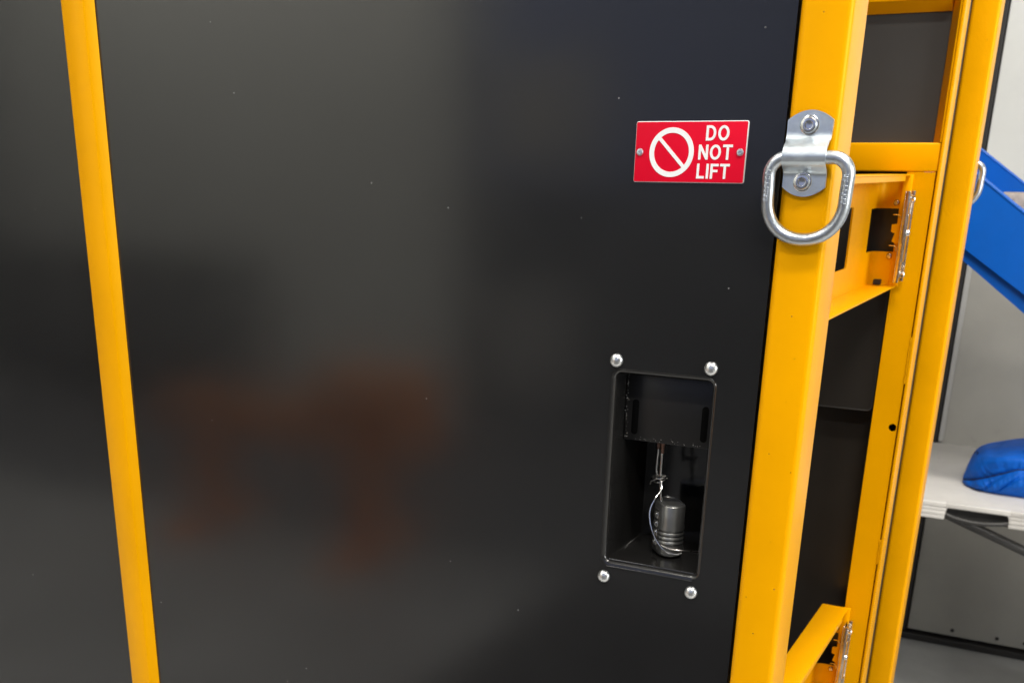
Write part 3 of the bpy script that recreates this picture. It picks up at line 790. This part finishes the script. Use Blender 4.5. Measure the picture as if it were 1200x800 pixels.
# ------------------------------------------------------------------ padded jacket on the table
jk = thing('folded_jacket', (0.03, 2.16, 0.74), 'folded blue padded jacket lying on the white folding table', 'jacket')
def jacket_shell():
    nu, nv = 190, 96; t = bmesh.new(); rows = []; seam = []
    x0, x1 = -0.2295, 0.24
    for i in range(nu + 1):
        q = i / nu; x = x0 + (x1 - x0) * (q ** 1.25)
        s_ = x - x0; e = max(0.0, x1 - x)
        end = min(1.0, (e / 0.07)) ** 0.5
        grow = 1 - math.exp(-s_ / 0.010)
        zb = 0.7405
        zt = zb + (0.026 + 0.056 * grow + 0.062 * (1 - math.exp(-s_ / 0.16))) * (0.25 + 0.75 * end)
        zs = zb + min((0.009 + 0.50 * s_) * (0.3 + 0.7 * end), (zt - zb) * 0.62)
        yf = 1.990 + 0.085 * math.exp(-s_ / 0.035) + 0.10 * (1 - end)
        yb = yf + 0.04 + 0.30 * (1 - math.exp(-s_ / 0.06)) * (0.3 + 0.7 * end)
        row = []
        for j in range(nv + 1):
            v = j / nv
            if v < 0.30:                    # lower roll, bulging forward under the seam
                f = v / 0.30; z = zb + (zs - zb) * f
                y = yf + 0.018 - 0.026 * math.sin(PI * f) ** 0.7 * grow
                pk = math.sin(PI * f) ** 0.5
            elif v < 0.62:                  # upper fold, from the seam over the shoulder
                f = (v - 0.30) / 0.32; z = zs + (zt - zs) * math.sin(f * PI / 2) ** 0.9
                y = yf + 0.018 - 0.020 * math.sin(min(1, f * 2.2) * PI / 2) * (1 - f) + 0.07 * f ** 2.2
                pk = math.sin(PI * min(1, f * 1.3 + 0.02)) ** 0.5 if f < 0.75 else 0.5
            else:
                f = (v - 0.62) / 0.38; z = zt - (zt - zb) * (f ** 2.6)
                y = yf + 0.088 + (yb - yf) * f ** 0.8; pk = 0.6
            # puckers running away from the seam, then broad folds
            dz = abs(z - zs)
            w1 = noise.noise(Vector((x * 14, z * 20, 3.0)))
            pu = (1 - abs(noise.noise(Vector((x * 62 + z * 34 + w1 * 2.2, z * 7 + y * 6, 1.7)))) * 3.2) * 0.0050 * math.exp(-dz / 0.022) * pk
            br = (1 - min(1, abs(noise.noise(Vector((x * 17 - z * 26 + w1, z * 9, y * 9 + 5.1)))) * 4.5)) * 0.0085 * pk
            lo = noise.noise(Vector((x * 10, y * 10, z * 12 + 9))) * 0.0060 * pk
            y -= pu + lo - br; z += (lo - br) * 0.7 * (1 if v > 0.3 else 0.3)
            row.append(t.verts.new((x, y, max(z, 0.7405))))
            if j == int(nv * 0.30): seam.append((x, y + 0.0006, z))
        rows.append(row)
    for a_, b_ in zip(rows, rows[1:]):
        for j in range(nv): t.faces.new((a_[j], b_[j], b_[j + 1], a_[j + 1]))
    t.faces.new(rows[0]); t.faces.new(rows[-1][::-1])
    return t, seam
tj, seam = jacket_shell()
mb = MB(); mb._merge(tj); mb.build('padded_shell', M['fabric'], jk)
mb = MB(); mb.tube([(p[0], p[1] - 0.0018, p[2]) for p in seam[2:-6:2]], 0.0019, 6); mb.build('seam', M['seam'], jk)
mb = MB(); mb.tube(smooth([(-0.213, 2.075, 0.822), (-0.209, 2.070, 0.829), (-0.203, 2.074, 0.827), (-0.207, 2.080, 0.820)], 2), 0.0012, 6); mb.build('zip_pull', M['seam'], jk)

# ------------------------------------------------------------------ blue chute
ch = thing('conveyor_chute', (0.1, 2.1, 0), 'sloping blue painted steel chute rising to the left behind the rear post', 'chute')
XA, XB = -0.46, 0.32
def ln(x, x0, z0, s): return z0 + s * (x - x0)
mb = MB()
tp = lambda x: ln(x, -0.2884, 1.4823, -0.72); bt = lambda x: ln(x, -0.3015, 1.3299, -0.665); lw = lambda x: ln(x, -0.307, 1.3071, -0.745)
mb.prism([(XA, bt(XA)), (XB, bt(XB)), (XB, tp(XB)), (XA, tp(XA))], 1.90, 1.906, 'y'); mb.build('side_plate', M['blue'], ch, smooth=False)
mb = MB(); mb.tube([(XA, 1.903, tp(XA) - 0.001), (XB, 1.903, tp(XB) - 0.001)], 0.0048, 12); mb.build('rolled_edge', M['blue'], ch)
mb = MB(); mb.prism([(XA, lw(XA)), (XB, lw(XB)), (XB, bt(XB) + 0.01), (XA, bt(XA) + 0.01)], 1.915, 1.925, 'y'); mb.build('lower_flange', M['blue'], ch, smooth=False)
mb = MB(); mb.prism([(XA, bt(XA) + 0.012), (XB, bt(XB) + 0.012), (XB, bt(XB) + 0.016), (XA, bt(XA) + 0.016)], 1.906, 2.30, 'y'); mb.build('chute_floor', M['blue'], ch, smooth=False)
tb = lambda x: ln(x, -0.3473, 1.5505, -0.703)
mb = MB(); mb.prism([(XA, tb(XA) - 0.17), (XB, tb(XB) - 0.17), (XB, tb(XB)), (XA, tb(XA))], 2.30, 2.306, 'y'); mb.build('side_plate', M['blue'], ch, smooth=False)
mb = MB(); mb.tube([(XA, 2.303, tb(XA)), (XB, 2.303, tb(XB))], 0.0042, 12); mb.build('rolled_edge', M['blue'], ch)
for x, y in ((0.28, 1.93), (0.28, 2.28)):
    mb = MB(); mb.box(x - 0.02, x + 0.02, y - 0.015, y + 0.015, 0.0, 1.0, 0.003, 2); mb.build('leg', M['blue'], ch)
wd = MB(); wd.box(-0.262, 0.05, 2.10, 2.25, 1.360, 1.4455, 0.004, 2)
wood = wd.build('wood_block', M['wood'])
wood['label'] = 'rough weathered wood block wedged in the blue chute'; wood['category'] = 'wood block'
